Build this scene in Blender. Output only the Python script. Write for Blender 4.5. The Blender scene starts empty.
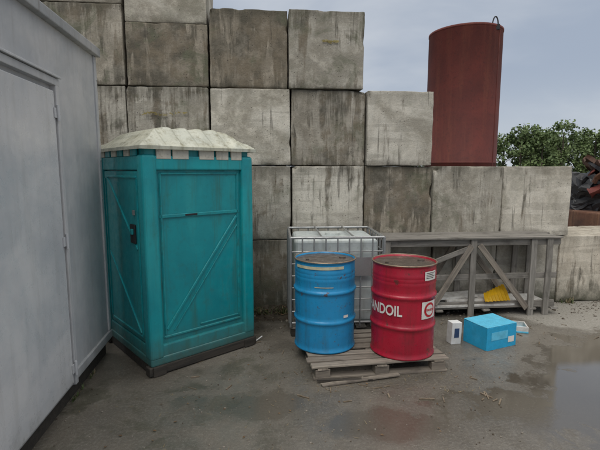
import bpy, bmesh, math, random
from mathutils import Vector, Matrix, noise
random.seed(7)
S=bpy.context.scene
S.view_settings.view_transform='Standard'; S.view_settings.look='None'; S.view_settings.exposure=0
rad=math.radians
# ---------------------------------------------------------------- node helpers
class NT:
    def __init__(s,name):
        s.m=bpy.data.materials.new(name); s.m.use_nodes=True
        s.t=s.m.node_tree; s.b=s.t.nodes['Principled BSDF']
    def n(s,typ,ins=None,**kw):
        nd=s.t.nodes.new(typ)
        for k,v in kw.items(): setattr(nd,k,v)
        if ins:
            for k,v in ins.items(): s.set(nd.inputs[k],v)
        return nd
    def set(s,sock,v):
        if isinstance(v,bpy.types.NodeSocket): s.t.links.new(v,sock)
        elif isinstance(v,(tuple,list)):
            v=list(v)
            if sock.type=='RGBA' and len(v)==3: v.append(1)
            sock.default_value=v
        else: sock.default_value=v
    def P(s,**kw):
        for k,v in kw.items(): s.set(s.b.inputs[k.replace('_',' ')],v)
    def math(s,op,a,b=0.0,clamp=False):
        nd=s.n('ShaderNodeMath',operation=op,use_clamp=clamp); s.set(nd.inputs[0],a); s.set(nd.inputs[1],b); return nd.outputs[0]
    def mix(s,f,a,b,mode='MIX'):
        nd=s.n('ShaderNodeMix',data_type='RGBA',blend_type=mode); s.set(nd.inputs[0],f); s.set(nd.inputs[6],a); s.set(nd.inputs[7],b); return nd.outputs[2]
    def ramp(s,v,lo,hi,a=0.0,b=1.0):
        nd=s.n('ShaderNodeMapRange',{'Value':v,'From Min':lo,'From Max':hi,'To Min':a,'To Max':b},interpolation_type='SMOOTHSTEP'); return nd.outputs[0]
    def coord(s,kind='Object',scale=(1,1,1),rnd=True,off=None):
        if kind=='World': c=s.n('ShaderNodeNewGeometry').outputs['Position']
        else: c=s.n('ShaderNodeTexCoord').outputs[kind]
        if rnd and kind!='World':
            r=s.n('ShaderNodeObjectInfo').outputs['Random']
            v=s.math('MULTIPLY',r,57.0)
            c=s.n('ShaderNodeVectorMath',{0:c,1:v},operation='ADD').outputs[0]
        if scale!=(1,1,1): c=s.n('ShaderNodeMapping',{'Vector':c,'Scale':scale}).outputs[0]
        return c
    def noise(s,c,scale,detail=6,rough=.6,dist=0.0):
        return s.n('ShaderNodeTexNoise',{'Vector':c,'Scale':scale,'Detail':min(detail,5),'Roughness':rough,'Distortion':dist}).outputs[0]
    def bump(s,h,strength=.3,dist=.01,normal=None):
        nd=s.n('ShaderNodeBump',{'Height':h,'Strength':strength,'Distance':dist})
        if normal: s.set(nd.inputs['Normal'],normal)
        return nd.outputs[0]

# ---------------------------------------------------------------- materials
def mat_concrete():
    k=NT('cast_concrete'); oi=k.n('ShaderNodeObjectInfo'); base=oi.outputs['Color']; st=oi.outputs['Alpha']
    c=k.coord()
    big=k.noise(c,1.5,8,.6,.8); med=k.noise(c,7,8,.7); fine=k.noise(c,60,4,.75)
    cs=k.coord(scale=(5,5,.5)); drip=k.noise(cs,1.6,7,.7,.3)
    ch=k.coord(scale=(.3,.3,4)); band=k.noise(ch,1.2,3,.6,.3)
    col=k.mix(k.ramp(big,.36,.64),k.mix(1,base,(.66,.64,.59),'MULTIPLY'),k.mix(1,base,(1.22,1.22,1.2),'MULTIPLY'))
    col=k.mix(k.ramp(band,.50,.53,0,.45),col,k.mix(1,base,(.68,.67,.64),'MULTIPLY'))
    col=k.mix(k.ramp(med,.45,.68,0,.5),col,k.mix(1,base,(1.34,1.32,1.27),'MULTIPLY'))
    thr=k.math('SUBTRACT',.69,k.math('MULTIPLY',st,.30))
    d=k.math('SUBTRACT',k.math('ADD',k.math('MULTIPLY',drip,.5),k.math('MULTIPLY',big,.5)),thr)
    dm=k.math('MULTIPLY',k.ramp(d,-.02,.06,0,.88),k.ramp(med,.3,.6,.55,1))
    stain=k.mix(k.ramp(k.noise(c,3,5),.4,.6),(.075,.068,.052),(.165,.135,.095))
    col=k.mix(dm,col,stain)
    # narrow black run-off streaks
    cst=k.coord(scale=(16,16,.7)); sk=k.noise(cst,1.3,4,.6,.2)
    col=k.mix(k.math('MULTIPLY',k.ramp(sk,.60,.68,0,.6),k.ramp(big,.42,.58)),col,(.075,.068,.055))
    alg=k.math('MULTIPLY',k.ramp(k.noise(c,2.2,5,.7,.6),.52,.66),k.math('MULTIPLY',st,.8))
    col=k.mix(alg,col,(.13,.137,.09))
    z=k.n('ShaderNodeSeparateXYZ',{0:k.n('ShaderNodeTexCoord').outputs['Object']}).outputs[2]
    te=k.math('MULTIPLY',k.ramp(k.math('ADD',z,k.math('MULTIPLY',drip,.5)),.48,.8),k.math('MULTIPLY',st,1.0))
    col=k.mix(te,col,(.08,.074,.056))
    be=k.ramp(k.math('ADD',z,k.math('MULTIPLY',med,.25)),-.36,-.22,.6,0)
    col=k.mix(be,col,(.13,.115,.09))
    vor=k.n('ShaderNodeTexVoronoi',{'Vector':c,'Scale':30.0},feature='F1').outputs['Distance']
    pit=k.math('MULTIPLY',k.ramp(vor,.08,.19,1,0),k.ramp(k.noise(c,5,3),.50,.60))
    col=k.mix(k.math('MULTIPLY',pit,.7),col,(.07,.064,.055))
    col=k.mix(k.ramp(fine,.4,.65,.0,.35),col,k.mix(1,col,(.64,.63,.62),'MULTIPLY'))
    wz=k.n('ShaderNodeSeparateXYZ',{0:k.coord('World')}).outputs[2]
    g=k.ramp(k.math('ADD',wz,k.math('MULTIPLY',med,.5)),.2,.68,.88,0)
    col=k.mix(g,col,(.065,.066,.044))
    h=k.math('ADD',k.math('MULTIPLY',fine,.45),k.math('ADD',k.math('MULTIPLY',med,.8),k.math('MULTIPLY',pit,-.6)))
    k.P(Base_Color=col,Roughness=.94,Normal=k.bump(h,.8,.013)); k.b.inputs['Specular IOR Level'].default_value=.2
    return k.m
def mat_paint(name,col,dirt=(.12,.1,.07),amt=.5,rough=.45,rust=None,scuff=None,low=None,bumpd=.002,scale=1.0,fleck=.6,fade=None):
    k=NT(name); c=k.coord()
    n1=k.noise(c,2.3*scale,7,.65,.4); n2=k.noise(c,17*scale,8,.7); cs=k.coord(scale=(9,9,.7)); dr=k.noise(cs,1.5,6,.7)
    cc=k.mix(k.ramp(n1,.3,.7),k.mix(1,col,(.82,.84,.86),'MULTIPLY'),k.mix(1,col,(1.12,1.1,1.08),'MULTIPLY'))
    if fade: cc=k.mix(k.ramp(k.noise(k.coord(scale=(4,4,.8)),1.3,5,.6,.4),.45,.68,0,.5),cc,fade)
    cc=k.mix(k.math('MULTIPLY',k.ramp(dr,.46,.75),amt),cc,dirt)
    cc=k.mix(k.math('MULTIPLY',k.ramp(n2,.52,.72),amt*fleck),cc,dirt)
    if scuff: cc=k.mix(k.ramp(k.noise(k.coord(scale=(1.5,1.5,6)),9,6,.8,.3),.66,.72,0,.7),cc,scuff)
    if rust: cc=k.mix(k.ramp(k.noise(c,11,8,.75),.62,.66,0,.9),cc,rust)
    if low:
        wz=k.n('ShaderNodeSeparateXYZ',{0:k.coord('World')}).outputs[2]
        cc=k.mix(k.ramp(k.math('ADD',wz,k.math('MULTIPLY',n2,.3)),low[0],low[1],.8,0),cc,low[2])
    k.P(Base_Color=cc,Roughness=k.ramp(n2,.3,.7,rough-.1,rough+.2),Normal=k.bump(k.math('ADD',n1,k.math('MULTIPLY',n2,.12)),.5,bumpd*2))
    return k.m
def mat_wood(name,a,b,dark=(.05,.042,.033)):
    k=NT(name); c=k.coord(scale=(1,14,14)); g=k.noise(c,2.5,7,.65,.3); c2=k.coord(); n2=k.noise(c2,4,6,.65); gf=k.noise(k.coord(scale=(1.5,45,45)),3,4,.7)
    col=k.mix(k.ramp(g,.3,.7),a,b); col=k.mix(k.ramp(n2,.5,.75,0,.7),col,dark); col=k.mix(k.ramp(gf,.55,.7,0,.6),col,dark)
    vr=k.n('ShaderNodeObjectInfo').outputs['Random']
    col=k.mix(k.math('MULTIPLY',vr,.45),col,k.mix(1,col,(.5,.47,.44),'MULTIPLY'))
    k.P(Base_Color=col,Roughness=.85,Normal=k.bump(k.math('ADD',g,gf),.6,.004)); return k.m
def mat_rust(name='rusty_steel',a=(.145,.028,.020),b=(.090,.018,.014),streak=(.17,.048,.028)):
    k=NT(name); c=k.coord('World',(1,1,1)); n=k.noise(c,1.4,9,.65,.5); d=k.noise(k.coord('World',(5,5,.35)),1.5,7,.7); f=k.noise(c,24,6,.7)
    col=k.mix(k.ramp(n,.3,.7),a,b); col=k.mix(k.ramp(d,.45,.8,0,.7),col,streak); col=k.mix(k.ramp(f,.5,.7,0,.45),col,(.05,.014,.012))
    k.P(Base_Color=col,Roughness=.75,Normal=k.bump(f,.3,.005)); return k.m
def mat_plain(name,col,rough=.6,metal=0,nz=.25):
    k=NT(name); c=k.coord(); n=k.noise(c,12,7,.7)
    k.P(Base_Color=k.mix(k.ramp(n,.3,.75,0,nz*2),col,k.mix(1,col,(.45,.42,.38),'MULTIPLY')),Roughness=k.ramp(n,.3,.7,max(rough-.1,.05),min(rough+.15,1)),Metallic=metal,Normal=k.bump(n,.2,.003)); return k.m

CON=mat_concrete()
TEAL=mat_paint('teal_plastic',(.002,.245,.275),dirt=(.03,.12,.095),amt=.65,rough=.43,scuff=(.08,.34,.36),low=(.13,.62,(.07,.075,.05)),fleck=.4,fade=(.02,.31,.325))
TEAL2=mat_paint('teal_plastic_frame',(.002,.28,.315),dirt=(.03,.135,.105),amt=.6,rough=.4,scuff=(.09,.37,.39),low=(.13,.62,(.07,.075,.05)),fleck=.4,fade=(.025,.34,.355))
BLUE=mat_paint('blue_drum_paint',(.012,.225,.46),dirt=(.03,.08,.11),amt=.5,rough=.33,rust=(.10,.05,.03),scuff=(.12,.32,.5))
RED=mat_paint('red_drum_paint',(.36,.008,.028),dirt=(.09,.015,.015),amt=.5,rough=.3,rust=(.10,.03,.025),scuff=(.42,.07,.08))
CAB=mat_paint('cabin_sheet',(.46,.465,.475),dirt=(.25,.24,.22),amt=.28,rough=.4,low=(.1,.5,(.14,.13,.11)),bumpd=.0012,fleck=.12,scale=.7)
CAB2=mat_paint('cabin_door_sheet',(.54,.545,.555),dirt=(.30,.29,.27),amt=.28,rough=.3,low=(.1,.5,(.16,.15,.13)),bumpd=.0012,fleck=.12,scale=.7)
ROOF=mat_paint('roof_fibreglass',(.46,.465,.385),dirt=(.17,.155,.09),amt=.9,rough=.35,scale=1.3,fleck=.6,fade=(.33,.325,.235))
VENT=mat_paint('vent_plastic',(.58,.55,.46),dirt=(.2,.17,.12),amt=.8,rough=.5,scale=3)
WOOD=mat_wood('weathered_wood',(.30,.26,.21),(.17,.145,.12))
WOODG=mat_wood('grey_wood',(.30,.28,.25),(.17,.16,.14))
DARKW=mat_wood('wet_dark_wood',(.06,.05,.04),(.03,.027,.022))
RUST=mat_rust(); RUST2=mat_rust('rust_scrap',(.15,.065,.035),(.05,.028,.02),(.24,.13,.07))
GALV=mat_plain('galvanised_steel',(.40,.41,.41),.42,.7)
BLACK=mat_plain('black_plastic',(.015,.015,.017),.5)
WHITE=mat_plain('white_plastic',(.68,.69,.68),.5,0,.2)
LABEL=mat_plain('label_white',(.72,.71,.67),.5,0,.25)
REDL=mat_plain('label_red',(.45,.01,.02),.5,0,.1)
CREAM=mat_plain('label_cream',(.55,.52,.36),.5,0,.3)
LID=mat_plain('drum_lid',(.115,.095,.08),.3,.2,.5)
CHIME=mat_plain('drum_chime',(.33,.25,.18),.4,.5,.5)
TANK=mat_paint('tank_polyethylene',(.46,.50,.49),dirt=(.22,.23,.19),amt=.7,rough=.45)
CBLUE=mat_plain('light_blue_box',(.02,.36,.62),.3,0,.2)
CBLUE2=mat_plain('pale_blue_film',(.12,.52,.74),.25,0,.25)
YEL=mat_plain('yellow_plastic',(.75,.48,.015),.45,0,.1)
FOAM=mat_plain('white_foam',(.58,.57,.54),.7,0,.4)
SPRAY=mat_plain('yellow_spray',(.36,.30,.12),.9,0,.6)

# ---------------------------------------------------------------- mesh helpers
def empty(name,loc=(0,0,0),rz=0):
    o=bpy.data.objects.new(name,None); o.location=loc; o.rotation_euler=(0,0,rz); o.empty_display_size=.2; S.collection.objects.link(o); return o
def mk(name,bm,mat,parent=None,loc=(0,0,0),rot=(0,0,0),smooth=False):
    me=bpy.data.meshes.new(name); bmesh.ops.recalc_face_normals(bm,faces=bm.faces); bm.to_mesh(me); bm.free()
    for m in (mat if isinstance(mat,list) else [mat]): me.materials.append(m)
    if smooth:
        for p in me.polygons: p.use_smooth=True
    o=bpy.data.objects.new(name,me); o.location=loc; o.rotation_euler=rot; S.collection.objects.link(o)
    if parent: o.parent=parent
    return o
def addbox(bm,c,s,M=None,mi=0):
    r=bmesh.ops.create_cube(bm,size=1); T=Matrix.Translation(c)
    if M is not None: T=T@M.to_4x4()
    T=T@Matrix.Diagonal((s[0],s[1],s[2],1))
    bmesh.ops.transform(bm,matrix=T,verts=r['verts'])
    for v in r['verts']:
        for f in v.link_faces: f.material_index=mi
    return r['verts']
def box(name,c,s,mat,parent=None,rot=(0,0,0),bev=.004,seg=2):
    bm=bmesh.new(); addbox(bm,(0,0,0),s)
    if bev: bmesh.ops.bevel(bm,geom=bm.edges[:],offset=bev,segments=seg,affect='EDGES',profile=.6)
    return mk(name,bm,mat,parent,c,rot)
def addtube(bm,a,b,r,seg=10):
    a=Vector(a);b=Vector(b);d=b-a; res=bmesh.ops.create_cone(bm,cap_ends=True,segments=seg,radius1=r,radius2=r,depth=d.length)
    bmesh.ops.transform(bm,matrix=Matrix.Translation((a+b)/2)@d.to_track_quat('Z','Y').to_matrix().to_4x4(),verts=res['verts'])
def board(name,a,b,w,t,mat,parent,up=(0,0,1)):
    a=Vector(a);b=Vector(b);x=(b-a);L=x.length;x.normalize();u=Vector(up); y=u.cross(x).normalized(); z=x.cross(y)
    M=Matrix((x,y,z)).transposed()
    bm=bmesh.new()
    vs=addbox(bm,(0,0,0),(L,w,t))
    es=[e for e in bm.edges if abs((e.verts[0].co-e.verts[1].co).normalized().x)>.9]
    bmesh.ops.subdivide_edges(bm,edges=es,cuts=6)
    sd=random.random()*50
    for v in bm.verts:
        v.co.y+=noise.noise(Vector((v.co.x*2+sd,0,0)))*w*.08; v.co.z+=noise.noise(Vector((v.co.x*1.5,sd,0)))*.006
        if abs(abs(v.co.x)-L/2)<1e-4: v.co.x+=random.uniform(-.008,.008)
    bmesh.ops.bevel(bm,geom=[e for e in bm.edges if e.calc_face_angle(0)>1],offset=min(t,w)*.12,segments=1,affect='EDGES')
    o=mk(name,bm,mat,parent); o.matrix_local=Matrix.Translation((a+b)/2)@M.to_4x4(); return o

# ---------------------------------------------------------------- concrete blocks
WT=math.atan(.096)
def wallpt(x,off=0.0):
    return Vector((x-off*math.sin(WT),5.39+.096*x+off*math.cos(WT)))
def rblock(name,w,d,h,loc,rz,parent,col,stain,N=24):
    bm=bmesh.new(); bmesh.ops.create_cube(bm,size=1)
    bmesh.ops.subdivide_edges(bm,edges=bm.edges[:],cuts=N,use_grid_fill=True)
    hs=Vector((w/2,d/2,h/2)); sd=Vector((random.random()*90,random.random()*90,random.random()*90))
    for v in bm.verts:
        q=Vector([math.copysign((1-(1-abs(2*c))**2.3),c) for c in v.co]); p=Vector((q.x*hs.x,q.y*hs.y,q.z*hs.z))
        n1=noise.noise(p*4+sd); n2=noise.noise(p*15+sd)
        r=.004+max(0,n1*.026)+max(0,n2*.02)
        r+=max(0,noise.noise(p*6+sd*2)-.30)*.24
        inner=hs-Vector((r,r,r)); cl=Vector([max(-inner[i],min(inner[i],p[i])) for i in range(3)])
        dv=p-cl
        if dv.length>1e-6: p=cl+dv.normalized()*min(r,dv.length)
        out=Vector([math.copysign(1,q[i]) if abs(q[i])>.999 else 0 for i in range(3)])
        p+=out*(noise.noise(p*2.2+sd)*.006+noise.noise(p*30+sd)*.003)
        v.co=p
    o=mk(name,bm,CON,parent,loc,(random.uniform(-.004,.004),random.uniform(-.007,.007),rz+random.uniform(-.01,.01)),smooth=True)
    o.color=(*col,stain); return o
wall=empty('concrete_block_wall')
G=(.455,.43,.38)
def tone(k,warm=0): return (G[0]*k*(1+warm),G[1]*k,G[2]*k*(1-warm))
rows=[
 (0,.922,[(-3.98,-3.03,.8,0,.5,0),(-3.03,-2.06,.8,0,.5,0),(-2.06,-1.08,.8,0,.5,0),(-1.08,-.12,.78,.0,.7,.0),(-.12,.82,.9,0,.4,0),(.82,1.74,.9,0,.4,.02),(1.74,2.62,.95,0,.3,.0),(2.62,3.50,.9,0,.35,0),(3.50,4.46,1.04,.04,.35,-.01),(4.46,5.4,1,.04,.3,0)]),
 (.925,1.85,[(-3.9,-2.97,.9,0,.5,0),(-2.97,-2.04,.9,0,.5,0),(-2.04,-1.09,.85,0,.5,.01),(-1.09,-.112,.85,0,.55,.0),(-.106,.810,1.05,0,.40,-.015),(.814,1.704,.88,.04,.85,.014),(1.706,2.650,.98,0,.62,-.012),(2.653,3.617,1.1,.01,.30,.0)]),
 (1.853,2.775,[(-3.92,-2.99,.85,0,.6,0),(-2.99,-2.04,.95,0,.6,0),(-2.037,-1.082,.92,0,.68,-.01),(-1.078,-.120,1.14,.0,.3,.005),(-.114,.818,.78,.02,.65,.02),(.824,1.68,1.06,0,.3,-.015)]),
 (2.778,3.685,[(-3.9,-2.98,.8,.02,.8,0),(-2.98,-2.032,.85,.03,.75,0),(-1.076,-.148,.76,.06,.88,.012),(-.142,.779,.94,.0,.68,-.015)]),
 (2.778,3.49,[(-2.026,-1.082,.76,.06,.92,-.006)]),
 (3.493,4.4,[(-2.03,-1.09,1.02,.01,.35,.01)]),
 (3.688,4.6,[(-3.9,-2.98,.9,.02,.5,0),(-2.976,-2.04,.9,.02,.5,0)]),
]
bi=0
for z0,z1,bl in rows:
    for x0,x1,k,wm,st,push in bl:
        bi+=1; w=(x1-x0)/math.cos(WT)-random.uniform(.008,.022); d=.93
        c=wallpt((x0+x1)/2,d/2+push)
        rblock('block_%d'%bi,w,d,z1-z0-.006,(c.x,c.y,(z0+z1)/2),WT,wall,tone(k,wm),st)
def spray(x0,x1,z,amp,push,w=.012,nn=70):
    bm=bmesh.new()
    for i in range(nn):
        t=random.random(); x=x0+(x1-x0)*t; zz=z+math.sin(t*9)*amp+random.gauss(0,w*.5); s=random.uniform(.002,.008)
        p=wallpt(x,-.010+push-.0001*i); L=random.uniform(1,4)
        vs=[bm.verts.new((p.x+a*s*L,p.y,zz+b*s)) for a,b in ((-1,-.3),(0,-1),(1,-.2),(.7,.7),(-.6,.8))]; bm.faces.new(vs)
    mk('paint_mark',bm,SPRAY,wall)
spray(.27,.46,3.33,.004,-.02,.016); spray(-1.85,-1.35,2.46,.012,-.02,.012)

# ---------------------------------------------------------------- ground
def mat_ground():
    k=NT('wet_yard_ground'); c=k.coord('World'); sx=k.n('ShaderNodeSeparateXYZ',{0:c}); X,Y=sx.outputs[0],sx.outputs[1]
    big=k.noise(c,.55,8,.6,.5); med=k.noise(c,2.6,9,.65,.3); fine=k.noise(c,45,6,.75); grit=k.noise(c,150,3,.8)
    vor=k.n('ShaderNodeTexVoronoi',{'Vector':c,'Scale':55.0}).outputs['Distance']
    col=k.mix(k.ramp(big,.35,.65),(.135,.118,.094),(.215,.192,.157))
    col=k.mix(k.ramp(med,.38,.7,0,.75),col,(.092,.081,.064))
    col=k.mix(k.ramp(fine,.45,.72,0,.7),col,(.29,.27,.23))
    col=k.mix(k.ramp(grit,.5,.72,0,.7),col,(.055,.049,.04))
    st=k.math('MULTIPLY',k.ramp(vor,.10,.26,1,0),k.ramp(k.noise(c,5,4),.46,.58))
    col=k.mix(k.math('MULTIPLY',st,.6),col,(.32,.30,.26))
    def blob(cx,cy,rx,ry,sh=0.0):
        XX=X if not sh else k.math('SUBTRACT',X,k.math('MULTIPLY',k.math('SUBTRACT',Y,cy),sh))
        a=k.math('DIVIDE',k.math('SUBTRACT',XX,cx),rx); b=k.math('DIVIDE',k.math('SUBTRACT',Y,cy),ry)
        return k.math('SQRT',k.math('ADD',k.math('MULTIPLY',a,a),k.math('MULTIPLY',b,b)))
    def M(cx,cy,rx,ry,n=.9,sh=0.0,lo=.85,hi=1.05):
        return k.ramp(k.math('ADD',blob(cx,cy,rx,ry,sh),k.math('MULTIPLY',k.math('SUBTRACT',med,.5),n*2)),lo,hi,1,0)
    pud=M(3.05,3.55,1.14,1.12,.9,.6)
    pud=k.math('MAXIMUM',pud,k.math('MULTIPLY',M(1.75,3.05,.85,.32,1.6,.2,.6,1.15),.93))
    pud=k.math('MAXIMUM',pud,k.math('MULTIPLY',M(.65,2.85,.7,.22,1.6,0,.5,1.2),.8))
    pud=k.math('MAXIMUM',pud,k.math('MULTIPLY',M(-.35,3.1,.55,.2,1.8,0,.5,1.2),.8))
    film=k.math('MAXIMUM',M(2.8,3.4,1.6,1.7,.8,.6,.6,1.2),M(.6,2.9,2.8,1.15,1.0,0,.5,1.3))
    wl=k.math('SUBTRACT',Y,k.math('ADD',5.39,k.math('MULTIPLY',X,.096)))
    mud=k.ramp(k.math('ADD',wl,k.math('MULTIPLY',med,.9)),-.45,.25,0,.85)
    right=k.ramp(X,2.2,3.0); mud=k.math('MULTIPLY',mud,k.math('SUBTRACT',1.0,right))
    col=k.mix(mud,col,(.055,.048,.036))
    moss=k.math('MULTIPLY',k.ramp(med,.5,.62),k.ramp(blob(-1.3,3.3,1.5,1.6),.5,1.1,.5,0)); col=k.mix(moss,col,(.065,.064,.036))
    ap=k.math('ADD',k.math('SUBTRACT',Y,k.math('SUBTRACT',6.95,k.math('MULTIPLY',X,.72))),k.math('MULTIPLY',k.math('SUBTRACT',med,.5),.8))
    ap=k.math('MULTIPLY',k.ramp(ap,-.05,.12),k.ramp(X,2.4,2.7)); 
    col=k.mix(k.math('MULTIPLY',ap,.8),col,k.mix(k.ramp(fine,.4,.65),(.25,.235,.20),(.36,.34,.30)))
    wet=k.math('MAXIMUM',k.ramp(k.noise(c,.9,7,.6,.8),.42,.60),film)
    wet=k.math('MULTIPLY',wet,k.math('SUBTRACT',1.0,k.math('MULTIPLY',ap,.9)))
    col=k.mix(k.math('MULTIPLY',wet,.5),col,k.mix(1,col,(.54,.52,.49),'MULTIPLY'))
    col=k.mix(k.math('MULTIPLY',pud,.8),col,(.06,.052,.041))
    ro=k.math('SUBTRACT',.88,k.math('MULTIPLY',wet,.44)); ro=k.math('ADD',k.math('MULTIPLY',ro,k.math('SUBTRACT',1.0,pud)),k.math('MULTIPLY',pud,.04))
    h=k.math('ADD',k.math('ADD',k.math('MULTIPLY',fine,.7),k.math('MULTIPLY',grit,.35)),k.math('MULTIPLY',med,.9))
    nb=k.n('ShaderNodeBump',{'Height':h,'Strength':k.math('SUBTRACT',.8,k.math('MULTIPLY',pud,.785)),'Distance':.014})
    cb=k.n('ShaderNodeBump',{'Height':h,'Strength':k.math('SUBTRACT',.22,k.math('MULTIPLY',pud,.20)),'Distance':.010})
    cw=k.math('MAXIMUM',k.math('MULTIPLY',wet,k.ramp(k.noise(c,6,5,.7),.36,.58,.2,.95)),pud)
    k.P(Base_Color=col,Roughness=ro,Normal=nb.outputs[0],Coat_Weight=cw,Coat_Roughness=k.ramp(pud,0,.8,.17,.02),Coat_Normal=cb.outputs[0],Coat_IOR=1.42); return k.m
bm=bmesh.new()
for x0,x1 in [(-250,-3),(-3,6),(6,300)]:
    for y0,y1 in [(-60,0),(0,7),(7,400)]:
        vs=[bm.verts.new((x,y,0)) for x,y in ((x0,y0),(x1,y0),(x1,y1),(x0,y1))]; bm.faces.new(vs)
bmesh.ops.remove_doubles(bm,verts=bm.verts,dist=.001)
mk('ground',bm,mat_ground())

bm=bmesh.new()
def inpud(x,y): 
    xx=x-.6*(y-3.55); return ((xx-3.05)/1.25)**2+((y-3.55)/1.25)**2<1
for i in range(2300):
    if i<1200:
        x=random.uniform(-1.3,4.2); y=5.39+.096*x-abs(random.gauss(0,.28))-.02
    else: x=random.uniform(-1.8,4.5); y=random.uniform(2.0,5.2)
    if x<-1.0 and y>3.4: continue
    if inpud(x,y): continue
    s=random.choice([.003,.004,.006,.008,.012 if i<1200 else .005,.018 if i<600 else .004])
    r=bmesh.ops.create_icosphere(bm,subdivisions=1,radius=s); mi=random.choice((0,0,1))
    for v in r['verts']:
        v.co=Vector((v.co.x*random.uniform(.7,1.4),v.co.y*random.uniform(.7,1.4),v.co.z*.7))+Vector((x,y,s*.3))
        for f in v.link_faces: f.material_index=mi
mk('loose_gravel',bm,[mat_plain('stone_bits',(.24,.215,.18),.9,0,.5),mat_plain('dark_bits',(.09,.07,.05),.9,0,.5)])
WEED=mat_plain('weed_green',(.07,.10,.03),.7,0,.4); STRAW=mat_plain('dry_straw',(.25,.20,.12),.8,0,.4)
bm=bmesh.new()
def blade(x,y,h,mi,flat=0):
    a=random.random()*6.28; dx,dy=math.cos(a),math.sin(a); w=(.0015 if flat else .003)+random.random()*(.0015 if flat else .003); ln=h*random.uniform(.3,.9)
    p=[Vector((x,y,.002)),Vector((x+dx*ln*.4,y+dy*ln*.4,h*(.6-.55*flat))),Vector((x+dx*ln,y+dy*ln,h*(1-.9*flat)+.004))]
    s=Vector((-dy,dx,0))*w
    v=[bm.verts.new(p[0]-s),bm.verts.new(p[0]+s),bm.verts.new(p[1]+s*.8),bm.verts.new(p[1]-s*.8),bm.verts.new(p[2])]
    for f in (bm.faces.new((v[0],v[1],v[2],v[3])),bm.faces.new((v[3],v[2],v[4]))): f.material_index=mi
for i in range(95):
    if i<60: x=random.uniform(-1.0,-.15); y=5.39+.096*x-random.uniform(.01,.2)
    elif i<85: x=random.uniform(.9,3.8); y=5.39+.096*x-random.uniform(.01,.1)
    else: 
        y=random.uniform(1.9,4.0); x=-1.88-.12*(y-4.09)-.005
    for j in range(random.randint(6,16)): blade(x+random.gauss(0,.02)*(i<85),y+random.gauss(0,.015),random.uniform(.02,.09)*(1 if i<85 else .45),0 if random.random()<.7 else 1)
for i in range(260): blade(random.gauss(-.5,.7),random.uniform(2.2,5.0),random.uniform(.03,.06),1,1)
for i in range(160): blade(random.uniform(-.2,1.6),random.uniform(3.3,3.75),random.uniform(.03,.08),1,1)
mk('weeds',bm,[WEED,STRAW])
bm=bmesh.new(); gx,gy=70,12; rws=[]
for i in range(gx+1):
    rw=[]
    for j in range(gy+1):
        x=-1.15+1.15*i/gx; yb=5.40+.096*x; y=yb-.42*j/gy
        h=.085*(1-j/gy)**1.6*(.6+noise.noise(Vector((x*4,y*4,3))))+.014*noise.noise(Vector((x*25,y*25,0)))*(1-j/gy)
        h*=min(1,(1-i/gx)*6)
        rw.append(bm.verts.new((x,y+.05*noise.noise(Vector((x*6,0,1)))*(j/gy),max(h,0)-.004*(j==gy))))
    rws.append(rw)
for i in range(gx):
    for j in range(gy): bm.faces.new((rws[i][j],rws[i+1][j],rws[i+1][j+1],rws[i][j+1]))
mk('earth_bank',bm,mat_plain('damp_earth',(.065,.052,.036),.85,0,.8),smooth=True)
bm=bmesh.new()
for i in range(560):
    if i<340: x=random.uniform(-1.1,.0); y=5.40+.096*x-abs(random.gauss(0,.2)); z=.075*max(0,1-(5.4-y)/.42)**1.6+.012
    else: x=random.uniform(-1.3,2.6); y=random.uniform(2.3,5.2); z=.006
    if x<-.9 and y<5.0 and y>3.4: continue
    if inpud(x,y): continue
    s=random.uniform(.006,.018); M=Matrix.Rotation(random.random()*6.28,3,'Z')@Matrix.Rotation(random.uniform(-.5,.5),3,'X')
    vs=[bm.verts.new(Vector((x,y,z))+M@Vector(v)*s) for v in ((-1,0,0),(0,-.5,.1),(1,0,.0),(0,.5,.15))]; bm.faces.new(vs)
mk('leaf_litter',bm,mat_plain('dead_leaf',(.16,.10,.05),.8,0,.6))
bm=bmesh.new()
for i in range(46):
    if i<20: x=random.uniform(-.1,1.7); y=random.uniform(3.15,3.6)
    elif i<34: x=random.uniform(-1.0,.1); y=random.uniform(3.2,5.0)
    else: x=random.uniform(1.3,3.2); y=random.uniform(4.3,4.9)
    if x<-.55 and y>3.9: continue
    a=random.random()*3.14; l=random.uniform(.03,.12); r_=random.uniform(.002,.006)
    addbox(bm,(x,y,r_),(l,r_*2.2,r_*1.5),Matrix.Rotation(a,3,'Z')@Matrix.Rotation(random.uniform(-.04,.04),3,'Y'))
mk('wood_splinters',bm,[mat_plain('splinter_wood',(.22,.175,.125),.85,0,.6)])

# ---------------------------------------------------------------- metal cabin (left)
cab=empty('metal_site_cabin',(-1.88,4.09,0),math.atan(.12))
L=6.0
box('shell',(-1.25,-L/2,1.50),(2.5,L,2.66),CAB,cab,bev=.012)
box('plinth',(-1.27,-L/2,.085),(2.46,L-.05,.165),DARKW,cab,bev=.004)
box('base_rail',(-.0,-L/2,.20),(.04,L+.006,.075),CAB,cab,bev=.006)
box('roof_edge',(-1.22,-L/2,2.86),(2.54,L+.04,.075),mat_paint('roof_edge_sheet',(.33,.335,.34),amt=.5,fleck=.2),cab,bev=.008)
box('corner_post',(.004,-.03,1.53),(.022,.055,2.58),CAB,cab,bev=.008,seg=3)
D0=-.98; DW=1.12
box('door_leaf',(.014,D0-DW/2,1.27),(.045,DW-.03,2.16),CAB2,cab,bev=.006)
box('frame_hinge_side',(.018,D0+.03,1.30),(.052,.05,2.28),CAB,cab,bev=.006)
box('frame_far_side',(.018,D0-DW-.03,1.30),(.052,.05,2.28),CAB,cab,bev=.006)
box('frame_head',(.018,D0-DW/2,2.415),(.054,DW+.13,.05),CAB,cab,bev=.006)
box('drip_cap',(.026,D0-DW/2,2.452),(.07,DW+.14,.016),CAB2,cab,bev=.004)
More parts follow.
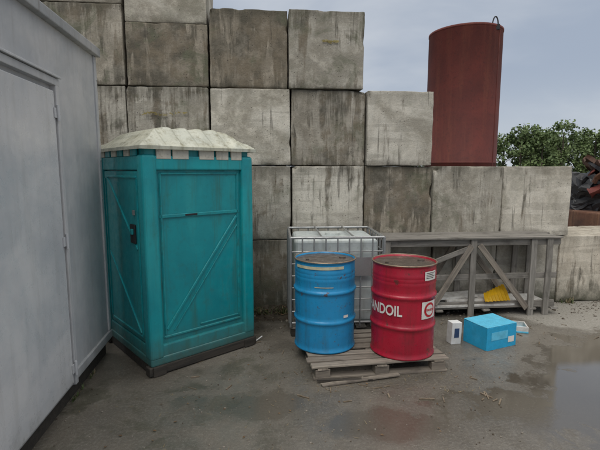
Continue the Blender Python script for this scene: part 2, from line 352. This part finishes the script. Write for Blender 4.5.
for i,z in enumerate((.3,1.28,2.2)):
    bm=bmesh.new(); addtube(bm,(.052,D0,z-.055),(.052,D0,z+.055),.010,12); addbox(bm,(.047,D0+.02,z),(.006,.04,.07)); addbox(bm,(.041,D0-.02,z),(.006,.04,.07))
    mk('hinge_%d'%i,bm,CAB2,cab)
bm=bmesh.new()
for i in range(7): 
    q=bmesh.ops.create_uvsphere(bm,u_segments=10,v_segments=6,radius=.006); bmesh.ops.translate(bm,verts=q['verts'],vec=(.015,-.03,.45+i*.36))
mk('rivets',bm,GALV,cab)
box('handle_plate',(.04,D0-DW+.10,1.15),(.01,.04,.2),GALV,cab,bev=.003)
bm=bmesh.new(); addtube(bm,(.04,D0-DW+.10,1.2),(.075,D0-DW+.10,1.2),.01); addtube(bm,(.075,D0-DW+.10,1.2),(.075,D0-DW+.10,1.09),.01); mk('handle',bm,BLACK,cab)

# ---------------------------------------------------------------- portable toilet
wc=empty('portable_toilet',(-1.29,3.55,0),rad(42)); WX,WY=1.10,1.12
box('skid_left',(.07,WY/2,.045),(.12,WY+.04,.09),DARKW,wc,bev=.01)
box('skid_right',(WX-.07,WY/2,.045),(.12,WY+.04,.09),DARKW,wc,bev=.01)
box('skid_front',(WX/2,.04,.048),(WX+.04,.09,.08),DARKW,wc,bev=.01)
box('skid_rear',(WX/2,WY-.04,.048),(WX+.04,.09,.08),DARKW,wc,bev=.01)
box('floor_tray',(WX/2,WY/2,.125),(WX,WY,.08),TEAL,wc,bev=.02,seg=3)
box('body',(WX/2,WY/2,1.03),(WX-.08,WY-.08,1.76),TEAL,wc,bev=.04,seg=3)
for i,(x,y) in enumerate(((.06,.06),(WX-.06,.06),(.06,WY-.06),(WX-.06,WY-.06))):
    box('corner_post_%d'%i,(x,y,1.035),(.13,.13,1.79),TEAL2,wc,bev=.035,seg=4)
for nm,z,h in (('sill',.21,.11),('head',1.86,.12)):
    box(nm+'_side',(WX/2,.035,z),(WX-.20,.055,h),TEAL2,wc,bev=.012)
    box(nm+'_front',(.035,WY/2,z),(.055,WY-.20,h),TEAL2,wc,bev=.012)
    box(nm+'_back',(WX/2,WY-.035,z),(WX-.20,.055,h),TEAL2,wc,bev=.012)
    box(nm+'_far',(WX-.035,WY/2,z),(.055,WY-.20,h),TEAL2,wc,bev=.012)
def rib(nm,A,B,w,up,proud,mat=TEAL2):
    A=Vector(A);B=Vector(B);x=B-A;Ln=x.length;x.normalize();u=Vector(up);y=u.cross(x).normalized();z=x.cross(y)
    bm=bmesh.new(); addbox(bm,(0,0,0),(Ln,w,proud)); bmesh.ops.bevel(bm,geom=bm.edges[:],offset=min(proud*.45,w*.3),segments=3,affect='EDGES')
    o=mk(nm,bm,mat,wc); o.matrix_local=Matrix.Translation((A+B)/2)@Matrix((x,y,z)).transposed().to_4x4()
def sr(nm,a,b,w,proud=.020,m=TEAL): rib(nm,(a[0],.037,a[1]),(b[0],.037,b[1]),w,(0,1,0),proud,m)
sr('rib_a',(.14,1.40),(.96,1.40),.04); sr('rib_b',(.17,.38),(.93,1.36),.03); sr('rib_b2',(.24,.36),(.94,1.28),.012,.012)
sr('rib_c',(.14,.32),(.96,.32),.03); sr('rib_e',(.16,.34),(.16,1.78),.025); sr('rib_f',(.94,.34),(.94,1.78),.025); sr('rib_g',(.16,1.77),(.94,1.77),.025)
sr('rib_h',(.5,.36),(.93,.36),.02,.012)
box('vent_slot',(.44,.0305,1.402),(.12,.012,.018),BLACK,wc,bev=.003)
box('door_leaf',(.030,WY/2,1.03),(.035,WY-.27,1.52),TEAL,wc,bev=.012,seg=3)
def dr(nm,a,b,w): rib(nm,(.012,a[0],a[1]),(.012,b[0],b[1]),w,(1,0,0),.02,TEAL2)
dr('door_rib_a',(.2,.34),(.92,1.0),.035); dr('door_rib_b',(.2,1.1),(.9,1.74),.035); dr('door_rib_c',(.17,1.74),(.95,1.74),.03); dr('door_rib_d',(.17,.32),(.95,.32),.03); dr('door_rib_e',(.95,.33),(.95,1.73),.03);dr('door_rib_f',(.17,.33),(.17,1.73),.025)
box('latch_recess',(.004,.28,1.24),(.016,.11,.17),BLACK,wc,bev=.006); box('latch_knob',(-.010,.27,1.26),(.02,.04,.05),TEAL,wc,bev=.008)
box('lock_sign',(.004,.25,1.43),(.012,.045,.045),GALV,wc,bev=.004)
for j,(t,wd) in enumerate(((.19,.13),(.345,.15),(.60,.15),(.765,.13),(.92,.12))):
    box('vent_side_%d'%j,(t,.012,1.935),(wd,.02,.085),VENT,wc,bev=.006)
for j,t in enumerate((.2,.36,.52,.68,.84,.98)):
    box('vent_front_%d'%j,(.012,t,1.95),(.02,.12,.06),VENT if j%2 else TEAL2,wc,bev=.006)
box('vent_core',(WX/2,WY/2,1.955),(WX-.06,WY-.06,.09),TEAL,wc,bev=.01)
# roof: pressed panel, four sloping sides and a flat crown, shallow flutes
bm=bmesh.new(); NX,NY=132,60; grid=[]
def rh(u,v):
    dx=min(u,1-u)*WX; dy=min(v,1-v)*WY
    d=min(dx/.26,dy/.24); d=max(0,min(1,d)); s=d
    if d>.9: s=.9+.1*(1-((1-d)/.1)**2)*.5
    fl=.006*math.tanh(3*math.sin(u*math.pi*15))*min(1,dy/.05)*min(1,dx/.06)
    return 2.000+.185*s+fl+.003*noise.noise(Vector((u*4,v*4,0)))
for i in range(NX+1):
    row=[]
    for j in range(NY+1):
        u,v=i/NX,j/NY; row.append(bm.verts.new(((u-.5)*(WX+.06)+WX/2,(v-.5)*(WY+.06)+WY/2,rh(u,v))))
    grid.append(row)
for i in range(NX):
    for j in range(NY): bm.faces.new((grid[i][j],grid[i+1][j],grid[i+1][j+1],grid[i][j+1]))
ed=[e for e in bm.edges if e.is_boundary]; r=bmesh.ops.extrude_edge_only(bm,edges=ed)
for v in [g for g in r['geom'] if isinstance(g,bmesh.types.BMVert)]: v.co.z=1.972
o=mk('roof',bm,ROOF,wc)

# ---------------------------------------------------------------- drums
R=.286;H=.85
def drum(name,loc,rz,mat,dent):
    d=empty(name,loc,rz); pts=[(R-.004,0),(R+.007,.004),(R+.007,.016),(R-.002,.024)]
    def hoop(z): return [(R,z-.024),(R+.006,z-.016),(R+.013,z-.006),(R+.013,z+.006),(R+.006,z+.016),(R,z+.024)]
    pts+=[(R,.06)]; 
    for z in (.285,.565): 
        pts+=[(R,z-.10),(R,z-.05)]+hoop(z)+[(R,z+.05)]
    for z in (.68,.715,.75): pts+=[(R,z-.014),(R+.004,z),(R,z+.014)]
    pts+=[(R-.002,H-.03),(R-.002,H-.016),(R+.007,H-.01),(R+.007,H-.002),(R+.003,H),(R-.004,H-.002),(R-.008,H-.02)]
    bm=bmesh.new(); n=96; rings=[]; sd=random.random()*40
    for r,z in pts:
        ring=[]
        for i in range(n):
            a=i/n*math.tau; dd=noise.noise(Vector((math.cos(a)*1.6+sd,math.sin(a)*1.6,z*3)))*dent-max(0,noise.noise(Vector((math.cos(a)*3+sd,math.sin(a)*3,z*6)))-.2)*dent*2
            if z<.03 or z>H-.035: dd*=.15
            ring.append(bm.verts.new(((r+dd)*math.cos(a),(r+dd)*math.sin(a),z)))
        rings.append(ring)
    for a,b in zip(rings,rings[1:]):
        for i in range(n): bm.faces.new((a[i],a[(i+1)%n],b[(i+1)%n],b[i]))
    bm.faces.new(rings[0][::-1]); mk('shell',bm,mat,d,smooth=True)
    bm=bmesh.new()
    bmesh.ops.create_cone(bm,cap_ends=True,segments=64,radius1=R-.006,radius2=R-.006,depth=.01); bmesh.ops.translate(bm,verts=bm.verts,vec=(0,0,H-.022))
    for (x,y,r) in ((.17,.05,.035),(-.17,-.05,.018)):
        q=bmesh.ops.create_cone(bm,cap_ends=True,segments=20,radius1=r,radius2=r*.9,depth=.014); bmesh.ops.translate(bm,verts=q['verts'],vec=(x,y,H-.012))
    mk('lid',bm,LID,d)
    bm=bmesh.new(); n=72; m=8; ringv=[]
    for i in range(n):
        a=i/n*math.tau; rr=[]
        for j in range(m):
            b=j/m*math.tau; q=R+.0035+.0065*math.cos(b); rr.append(bm.verts.new((q*math.cos(a),q*math.sin(a),H-.001+.0065*math.sin(b))))
        ringv.append(rr)
    for i in range(n):
        for j in range(m): bm.faces.new((ringv[i][j],ringv[(i+1)%n][j],ringv[(i+1)%n][(j+1)%m],ringv[i][(j+1)%m]))
    mk('top_chime',bm,CHIME,d,smooth=True)
    return d
def patch(nm,d,a0,a1,z0,z1,mat,off=.004,zt=0):
    bm=bmesh.new(); n=16; pr=None
    for i in range(n+1):
        a=rad(a0+(a1-a0)*i/n); r=R+off; dz=zt*i/n
        p=bm.verts.new((r*math.sin(a),-r*math.cos(a),z0+dz)); q=bm.verts.new((r*math.sin(a),-r*math.cos(a),z1+dz))
        if pr: bm.faces.new((pr[0],p,q,pr[1]))
        pr=(p,q)
    mk(nm,bm,mat,d)
def wraptext(nm,d,txt,size,a0,z,mat,off=.004,sx=1.0,bold=.004):
    cu=bpy.data.curves.new('t','FONT'); cu.body=txt; cu.size=size; cu.offset=bold
    to=bpy.data.objects.new('t',cu); S.collection.objects.link(to); bpy.context.view_layer.update()
    me=bpy.data.meshes.new_from_object(to.evaluated_get(bpy.context.evaluated_depsgraph_get())); bpy.data.objects.remove(to)
    bm=bmesh.new(); bm.from_mesh(me); bpy.data.meshes.remove(me)
    bmesh.ops.triangulate(bm,faces=bm.faces); bmesh.ops.subdivide_edges(bm,edges=[e for e in bm.edges if e.calc_length()>.02],cuts=2)
    for v in bm.verts:
        a=rad(a0)+v.co.x*sx/R; zz=z+v.co.y; v.co=Vector(((R+off)*math.sin(a),-(R+off)*math.cos(a),zz))
    mk(nm,bm,mat,d)
bd=drum('oil_drum',(.24,4.04,.125),0,BLUE,.006)
patch('sticker',bd,-66,32,.785,.812,CREAM,.006,.004); patch('small_label',bd,33,44,.33,.355,LABEL,.006); patch('scuff_band',bd,-22,12,.622,.63,CREAM,.006)
rd=drum('oil_drum.001',(.963,3.9,.125),0,RED,.005)
wraptext('lettering',rd,'PANDOIL',.130,-96,.405,LABEL,.006,.73,.003)
patch('emblem_ground',rd,20,56,.375,.53,LABEL,.006)
ac=rad(38)
for rr,mt,off in ((.066,REDL,.0078),(.047,LABEL,.0095),):
    bm=bmesh.new(); c=bm.verts.new(((R+off)*math.sin(ac),-(R+off)*math.cos(ac),.4525)); vs=[]
    for i in range(32):
        t=i/32*math.tau; a=ac+rr*math.cos(t)/R; vs.append(bm.verts.new(((R+off)*math.sin(a),-(R+off)*math.cos(a),.4525+rr*math.sin(t))))
    for i in range(32): bm.faces.new((c,vs[i],vs[(i+1)%32]))
    mk('emblem_ring',bm,mt,rd)
wraptext('emblem_text',rd,'PANDA',.030,29,.443,REDL,.0112,1,.001)
patch('top_label',rd,24,54,.72,.80,LABEL,.007); 
for i,z in enumerate((.783,.768,.753,.738)): patch('label_line_%d'%i,rd,27,50-5*(i%2),z,z+.005,BLACK,.0085)

# ---------------------------------------------------------------- drum pallet
pal=empty('wooden_pallet',(.12,3.50,0),rad(8.2))
PL,PD=1.22,.86
for i,y in enumerate((.05,PD/2,PD-.05)): 
    for j,x in enumerate((.08,PL/2,PL-.08)): 
        box('pallet_foot_%d_%d'%(i,j),(x,y,.055),(.13,.085,.07),WOOD,pal,(0,0,random.uniform(-.05,.05)),.004)
    board('runner_%d'%i,(0,y,.011),(PL,y,.011),.09,.018,WOOD,pal)
for j,x in enumerate((.08,PL/2,PL-.08)): board('stringer_%d'%j,(x,0,.096),(x,PD,.096),.09,.012,WOOD,pal)
ys=[.045,.16,.275,.40,.52,.64,.76]
for i,y in enumerate(ys): board('deck_%d'%i,(-.02+random.uniform(-.03,.03),y,.112),(PL+random.uniform(-.03,.06),y+random.uniform(-.012,.012),.113),.085,.017,WOOD,pal)
board('broken_slat',(.05,-.10,.012),(.75,-.03,.02),.045,.014,WOOD,pal)
board('loose_lath',(.02,-.04,.03),(.5,-.07,.012),.03,.012,DARKW,pal)

# ---------------------------------------------------------------- IBC container
ibc=empty('ibc_tank',(-.10,4.47,0),WT*.6); IW,ID=1.0,.82
for i,y in enumerate((.06,ID/2,ID-.06)): board('skid_%d'%i,(0,y,.045),(IW,y,.045),.10,.085,DARKW,ibc)
for i in range(6): board('slat_%d'%i,(.05+i*.18,0,.10),(.05+i*.18,ID,.10),.11,.02,WOODG,ibc)
box('bottle',(IW/2,ID/2,.60),(IW-.09,ID-.09,.92),TANK,ibc,bev=.06,seg=4)
bm=bmesh.new()
q=bmesh.ops.create_cone(bm,cap_ends=True,segments=28,radius1=.09,radius2=.085,depth=.03); bmesh.ops.translate(bm,verts=q['verts'],vec=(IW/2,ID/2,1.07)); mk('cap',bm,TANK,ibc)
bm=bmesh.new(); zt=1.09; z0=.12
zs=[.16,.29,.42,.55,.68,.81,.94,zt]
for z in zs:
    r=.014 if z in (zt,.16) else .007
    for a,b in (((0,0),(IW,0)),((IW,0),(IW,ID)),((IW,ID),(0,ID)),((0,ID),(0,0))): addtube(bm,(*a,z),(*b,z),r)
nx=8
for i in range(nx+1):
    x=IW*i/nx
    for y in (0,ID): addtube(bm,(x,y+(-.012 if y==0 else .012),z0),(x,y+(-.012 if y==0 else .012),zt),.008 if 0<i<nx else .014)
for i in range(1,7):
    y=ID*i/7
    for x in (-.012,IW+.012): addtube(bm,(x,y,z0),(x,y,zt),.008)
for x in (.33,.67): addtube(bm,(x,0,zt+.01),(x,ID,zt+.01),.010)
mk('cage',bm,GALV,ibc,smooth=False)
box('id_plate',(.72,-.03,.78),(.28,.004,.2),GALV,ibc,bev=0)

# ---------------------------------------------------------------- timber crate frame by the wall
cr=empty('timber_crate_frame',(0,4.95,0),WT)
def C(x): return x/math.cos(WT)
for fy,tag in ((0,'f'),(.40,'b')):
    board('top_rail_%s'%tag,(C(.98),fy,.93),(C(3.22),fy,.93),.03,.085,WOODG,cr)
    if tag=='f': board('mid_rail_%s'%tag,(C(1.35),fy,.50),(C(3.2),fy,.50),.024,.07,WOODG,cr)
    board('low_rail_%s'%tag,(C(1.5),fy,.14),(C(3.2),fy,.14),.03,.085,WOODG,cr)
    for i,x in enumerate((1.03,2.10,2.87,3.07)):
        board('post_%s%d'%(tag,i),(C(x),fy-.03,.0),(C(x)+random.uniform(-.012,.012),fy-.03,.97),.075,.03,WOODG,cr,up=(0,1,0))
    board('brace_a_%s'%tag,(C(2.06),fy-.058,.90),(C(1.62),fy-.058,.18),.07,.02,WOOD,cr,up=(0,1,0))
    board('brace_b_%s'%tag,(C(2.16),fy-.058,.90),(C(2.80),fy-.058,.10),.07,.02,WOOD,cr,up=(0,1,0))
board('brace_c',(C(1.10),-.058,.52),(C(2.02),-.058,.86),.06,.02,WOODG,cr,up=(0,1,0))
for i in range(5): board('top_plank_%d'%i,(C(.96),-.02+i*.105,.985+random.uniform(-.003,.003)),(C(3.24)+random.uniform(-.05,.04),-.02+i*.105,.985),.092,.02,WOODG,cr)
for i,x in enumerate((1.1,1.7,2.3,2.9,3.18)): board('cross_%d'%i,(C(x),-.05,.085),(C(x),.44,.085),.09,.022,WOODG,cr)
for i in range(3): board('floor_plank_%d'%i,(C(1.45),.05+i*.14,.108),(C(3.2),.05+i*.14,.108),.11,.018,WOODG,cr)
sh=empty('foam_sheets',(2.3,5.27,.125),WT)
box('sheet_1',(.05,.05,.015),(1.55,.34,.03),FOAM,sh,(0,0,.02),.004); box('sheet_2',(.12,.06,.05),(1.2,.28,.03),FOAM,sh,(.02,.01,-.04),.004)
box('sheet_3',(-.35,.1,.085),(.6,.2,.025),FOAM,sh,(.05,-.03,.08),.004)
ys_=empty('yellow_plastic_tray',(2.42,5.18,.20),WT+.1)
bm=bmesh.new(); n=14; prev=None
for i in range(n+1):
    x=-.17+.34*i/n; zz=.012*(1 if i%2 else -1); hgt=.04+.11*(i/n)
    a=bm.verts.new((x,-.05+zz,0)); b=bm.verts.new((x*.92,.0+zz,hgt*.7)); c=bm.verts.new((x*.8+.03,.09+zz,hgt+.02))
    if prev:
        bm.faces.new((prev[0],a,b,prev[1])); bm.faces.new((prev[1],b,c,prev[2]))
    prev=(a,b,c)
r=bmesh.ops.solidify(bm,geom=bm.faces[:],thickness=.006); mk('ribbed_shell',bm,YEL,ys_)

# ---------------------------------------------------------------- blue box
bb=empty('blue_cardboard_box',(1.86,4.10,0),rad(24))
bw,bd_,bh=.41,.31,.235; t=.008
for nm,c,s in (('bottom',(bw/2,bd_/2,.008),(bw-.002,bd_-.002,t)),('side_front',(bw/2,t/2,bh/2),(bw,t,bh)),('side_back',(bw/2,bd_-t/2,bh/2),(bw,t,bh)),('side_left',(t/2,bd_/2,bh/2),(t,bd_-2*t-.002,bh-.002)),('side_right',(bw-t/2,bd_/2,bh/2),(t,bd_-2*t-.002,bh-.002))):
    box(nm,c,s,CBLUE,bb,bev=.0025)
box('lid_panel_a',(bw/2,bd_*.25+.001,bh+.004),(bw,bd_*.495,.006),CBLUE2,bb,(rad(-.6),0,0),.002)
box('lid_panel_b',(bw/2,bd_*.75+.001,bh+.006),(bw,bd_*.49,.006),CBLUE2,bb,(rad(1.8),0,0),.002)
box('front_print',(bw*.42,-.002,bh*.60),(bw*.55,.002,bh*.36),CBLUE2,bb,bev=0)
box('front_label',(bw*.82,-.002,bh*.34),(bw*.2,.002,bh*.26),LABEL,bb,bev=0)
sb=empty('small_white_carton',(1.66,4.30,0),rad(14))
box('carton',(-.035,.04,.115),(.115,.09,.23),WHITE,sb,(0,rad(2),0),.004)
box('carton_print',(-.035,-.0065,.12),(.055,.002,.10),mat_plain('print_dark_blue',(.03,.06,.14),.5),sb,(0,rad(2),0),0)
wb=empty('white_packaging_tray',(2.42,4.70,0),rad(-15))
for nm,c,s in (('base',(0,0,.012),(.28,.20,.02)),('lip_a',(0,-.09,.045),(.28,.015,.06)),('lip_b',(0,.09,.045),(.28,.015,.06)),('lip_c',(-.13,0,.045),(.015,.16,.06)),('lip_d',(.13,0,.045),(.015,.16,.06))):
    box(nm,c,s,FOAM if nm!='base' else CBLUE2,wb,bev=.004)
lt=empty('litter_scrap',(-.45,4.35,0),rad(50)); bm=bmesh.new(); addtube(bm,(-.07,0,.008),(.07,0,.04),.006,10); addbox(bm,(-.07,0,.010),(.02,.02,.016)); mk('stick',bm,WHITE,lt)

# ---------------------------------------------------------------- rusty steel tube behind the wall
cx,cy=2.66,7.25
tk=empty('rusty_steel_silo',(cx,cy,0)); TR=.56;TH=3.97
bm=bmesh.new(); n=96; prof=[(TR,0),(TR,1.9),(TR+.004,1.905),(TR+.004,1.925),(TR,1.93),(TR,TH-.035),(TR+.006,TH-.03),(TR+.006,TH),(TR-.02,TH),(TR-.02,1.0)]
rings=[[bm.verts.new((r*math.cos(i/n*math.tau),r*math.sin(i/n*math.tau),z)) for i in range(n)] for r,z in prof]
for a,b in zip(rings,rings[1:]):
    for i in range(n): bm.faces.new((a[i],a[(i+1)%n],b[(i+1)%n],b[i]))
o=mk('shell',bm,RUST,tk,smooth=True)
for p in o.data.polygons: p.use_smooth=abs(p.normal.z)<.5
a=rad(-50); bm=bmesh.new(); addbox(bm,((TR+.002)*math.cos(a),(TR+.002)*math.sin(a),2.4),(.008,.02,3.0),Matrix.Rotation(a,3,'Z')); mk('weld_seam',bm,RUST,tk)
bm=bmesh.new()
def arc(x,y,z,w,h,r):
    pr=None
    for i in range(11):
        t=math.pi*i/10; p=Vector((x-w*math.cos(t),y,z+h*math.sin(t)))
        if pr is not None: addtube(bm,pr,p,r,8)
        pr=p
arc(.27,-.47,TH-.04,.045,.15,.010); addbox(bm,(.27,-.47,TH-.04),(.13,.03,.08)); mk('lifting_lug',bm,BLACK,tk)

# ---------------------------------------------------------------- scrap pile (right, behind wall)
sp=empty('scrap_metal_pile',(6.55,8.4,0),rad(10)); random.seed(11)
box('skip_body',(.1,.5,.5),(2.3,1.5,1.0),RUST2,sp,bev=.03)
bm=bmesh.new(); addbox(bm,(.1,.6,1.3),(1.9,1.0,.8)); bmesh.ops.subdivide_edges(bm,edges=bm.edges[:],cuts=12,use_grid_fill=True)
for v in bm.verts: v.co+=noise.noise_vector(v.co*2.5)*.22+noise.noise_vector(v.co*9)*.06
mk('heap_core',bm,BLACK,sp)
for i in range(46):
    w=random.uniform(.2,.75); th=random.uniform(.015,.12)
    bm=bmesh.new(); addbox(bm,(0,0,0),(w,random.uniform(.15,.6),th)); bmesh.ops.subdivide_edges(bm,edges=bm.edges[:],cuts=4,use_grid_fill=True)
    for v in bm.verts: v.co+=noise.noise_vector(v.co*4+Vector((i,i*.3,0)))*.09
    mk('scrap_piece_%d'%i,bm,(RUST2,RUST,BLACK,RUST2,WOOD,RUST2,GALV)[i%7],sp,(random.uniform(-.75,1.0),random.uniform(-.1,.7),random.uniform(1.0,1.88)),(random.uniform(-.8,.8),random.uniform(-.6,.6),random.uniform(-1.5,1.5)))
bm=bmesh.new()
for i in range(60):
    a=Vector((random.uniform(-.85,1.2),random.uniform(-.35,.8),random.uniform(.95,1.95))); d=Vector((random.uniform(-.3,1),random.uniform(-.4,.4),random.uniform(-.5,.4))).normalized()*random.uniform(.12,.4)
    addtube(bm,a,a+d,random.uniform(.010,.045),8)
mk('pipes',bm,RUST2,sp)

# ---------------------------------------------------------------- distant trees
LEAF=NT('tree_foliage'); _c=LEAF.coord('World'); _n=LEAF.noise(_c,.7,4,.6); _f=LEAF.noise(_c,5,3,.6)
LEAF.P(Base_Color=LEAF.mix(LEAF.ramp(_f,.35,.65),LEAF.mix(LEAF.ramp(_n,.35,.65),(.06,.10,.038),(.115,.165,.055)),(.14,.19,.07)),Roughness=.7); LEAF=LEAF.m
BARK=mat_plain('bark',(.10,.085,.065),.9)
random.seed(9); bmt=bmesh.new(); leafc=[]
for t in range(54):
    x=12+t*.8+random.uniform(-.25,.25); y=45+random.uniform(-3,4); h=random.uniform(5.2,6.4)
    br=bmesh.ops.create_cone(bmt,cap_ends=True,segments=7,radius1=.16,radius2=.04,depth=h*.85); bmesh.ops.translate(bmt,verts=br['verts'],vec=(x,y,h*.425))
    for kk in range(24):
        hh=random.uniform(.12,.97)*h; rr=(1-abs(hh/h-.45)*1.3)*1.2+.25; a=random.random()*6.28
        p=Vector((x+math.cos(a)*rr*.8,y+math.sin(a)*rr*.8,hh)); leafc.append((p,random.uniform(.35,.8)))
        if kk%3==0: addtube(bmt,(x,y,hh*.75),p,.025,4)
bmt.verts.index_update(); V=[v.co.copy() for v in bmt.verts]; F=[[v.index for v in f.verts] for f in bmt.faces]; MI=[1]*len(F); bmt.free()
for p,c_ in leafc:
    for q in range(65):
        d=Vector((random.gauss(0,1),random.gauss(0,1),random.gauss(0,.8))); d=d.normalized()*c_*random.random()**.4
        c=p+d; s=random.uniform(.07,.15); M=Matrix.Rotation(random.random()*6.28,3,Vector((random.random()-.5,random.random()-.5,random.random()-.5)).normalized())
        b=len(V); V+=[c+M@Vector(v)*s for v in ((-1,-.6,0),(1,-.6,0),(.8,.7,.2),(-.8,.7,0))]; F.append([b,b+1,b+2,b+3]); MI.append(0)
me=bpy.data.meshes.new('tree_line'); me.from_pydata(V,[],F); me.materials.append(LEAF); me.materials.append(BARK)
me.polygons.foreach_set('material_index',MI)
S.collection.objects.link(bpy.data.objects.new('tree_line',me))

# ---------------------------------------------------------------- sky and sun
w=bpy.data.worlds.new('World'); S.world=w; w.use_nodes=True; nt=w.node_tree; nt.nodes.clear()
class W(NT):
    def __init__(s,t): s.t=t
k=W(nt); EL,AZ=rad(52),rad(200)
sky=k.n('ShaderNodeTexSky',sky_type='NISHITA',sun_disc=False,sun_elevation=EL,sun_rotation=AZ)
gc=k.n('ShaderNodeTexCoord').outputs['Generated']; z=k.n('ShaderNodeSeparateXYZ',{0:gc}).outputs[2]
mp=k.n('ShaderNodeMapping',{'Vector':gc,'Scale':(1.3,1.3,4.2),'Location':(.4,.1,.3)}).outputs[0]
n1=k.noise(mp,1.5,7,.5,.35)
cl=k.mix(k.ramp(n1,.34,.66),(3.7,4.3,5.3),(5.6,6.0,6.6))
cl=k.mix(k.ramp(z,.0,.22,.6,0),cl,(6.4,6.75,7.15))
cl=k.mix(k.ramp(z,.42,.7),cl,(6.2,6.1,5.9))
g=k.ramp(z,.46,1.0,1.0,3.5); cl=k.mix(1,cl,k.n('ShaderNodeCombineXYZ',{0:g,1:g,2:g}).outputs[0],'MULTIPLY')
c=k.mix(.93,sky.outputs[0],cl)
bg=k.n('ShaderNodeBackground',{'Color':c,'Strength':.1}); ou=k.n('ShaderNodeOutputWorld'); nt.links.new(bg.outputs[0],ou.inputs[0])
sl=bpy.data.lights.new('Sun','SUN'); sl.energy=1.1; sl.angle=rad(35); sl.color=(1,.97,.93)
so=bpy.data.objects.new('Sun',sl); S.collection.objects.link(so)
dirv=Vector((math.sin(AZ)*math.cos(EL),math.cos(AZ)*math.cos(EL),math.sin(EL))); so.rotation_euler=dirv.to_track_quat('Z','Y').to_euler()

cam=bpy.data.cameras.new('Camera'); cam.sensor_width=36; cam.lens=25.8; cam.clip_end=1500; cam.clip_start=.05
co=bpy.data.objects.new('Camera',cam); co.location=(0,0,1.8); co.rotation_euler=(rad(90-7.29),0,0); S.collection.objects.link(co); S.camera=co
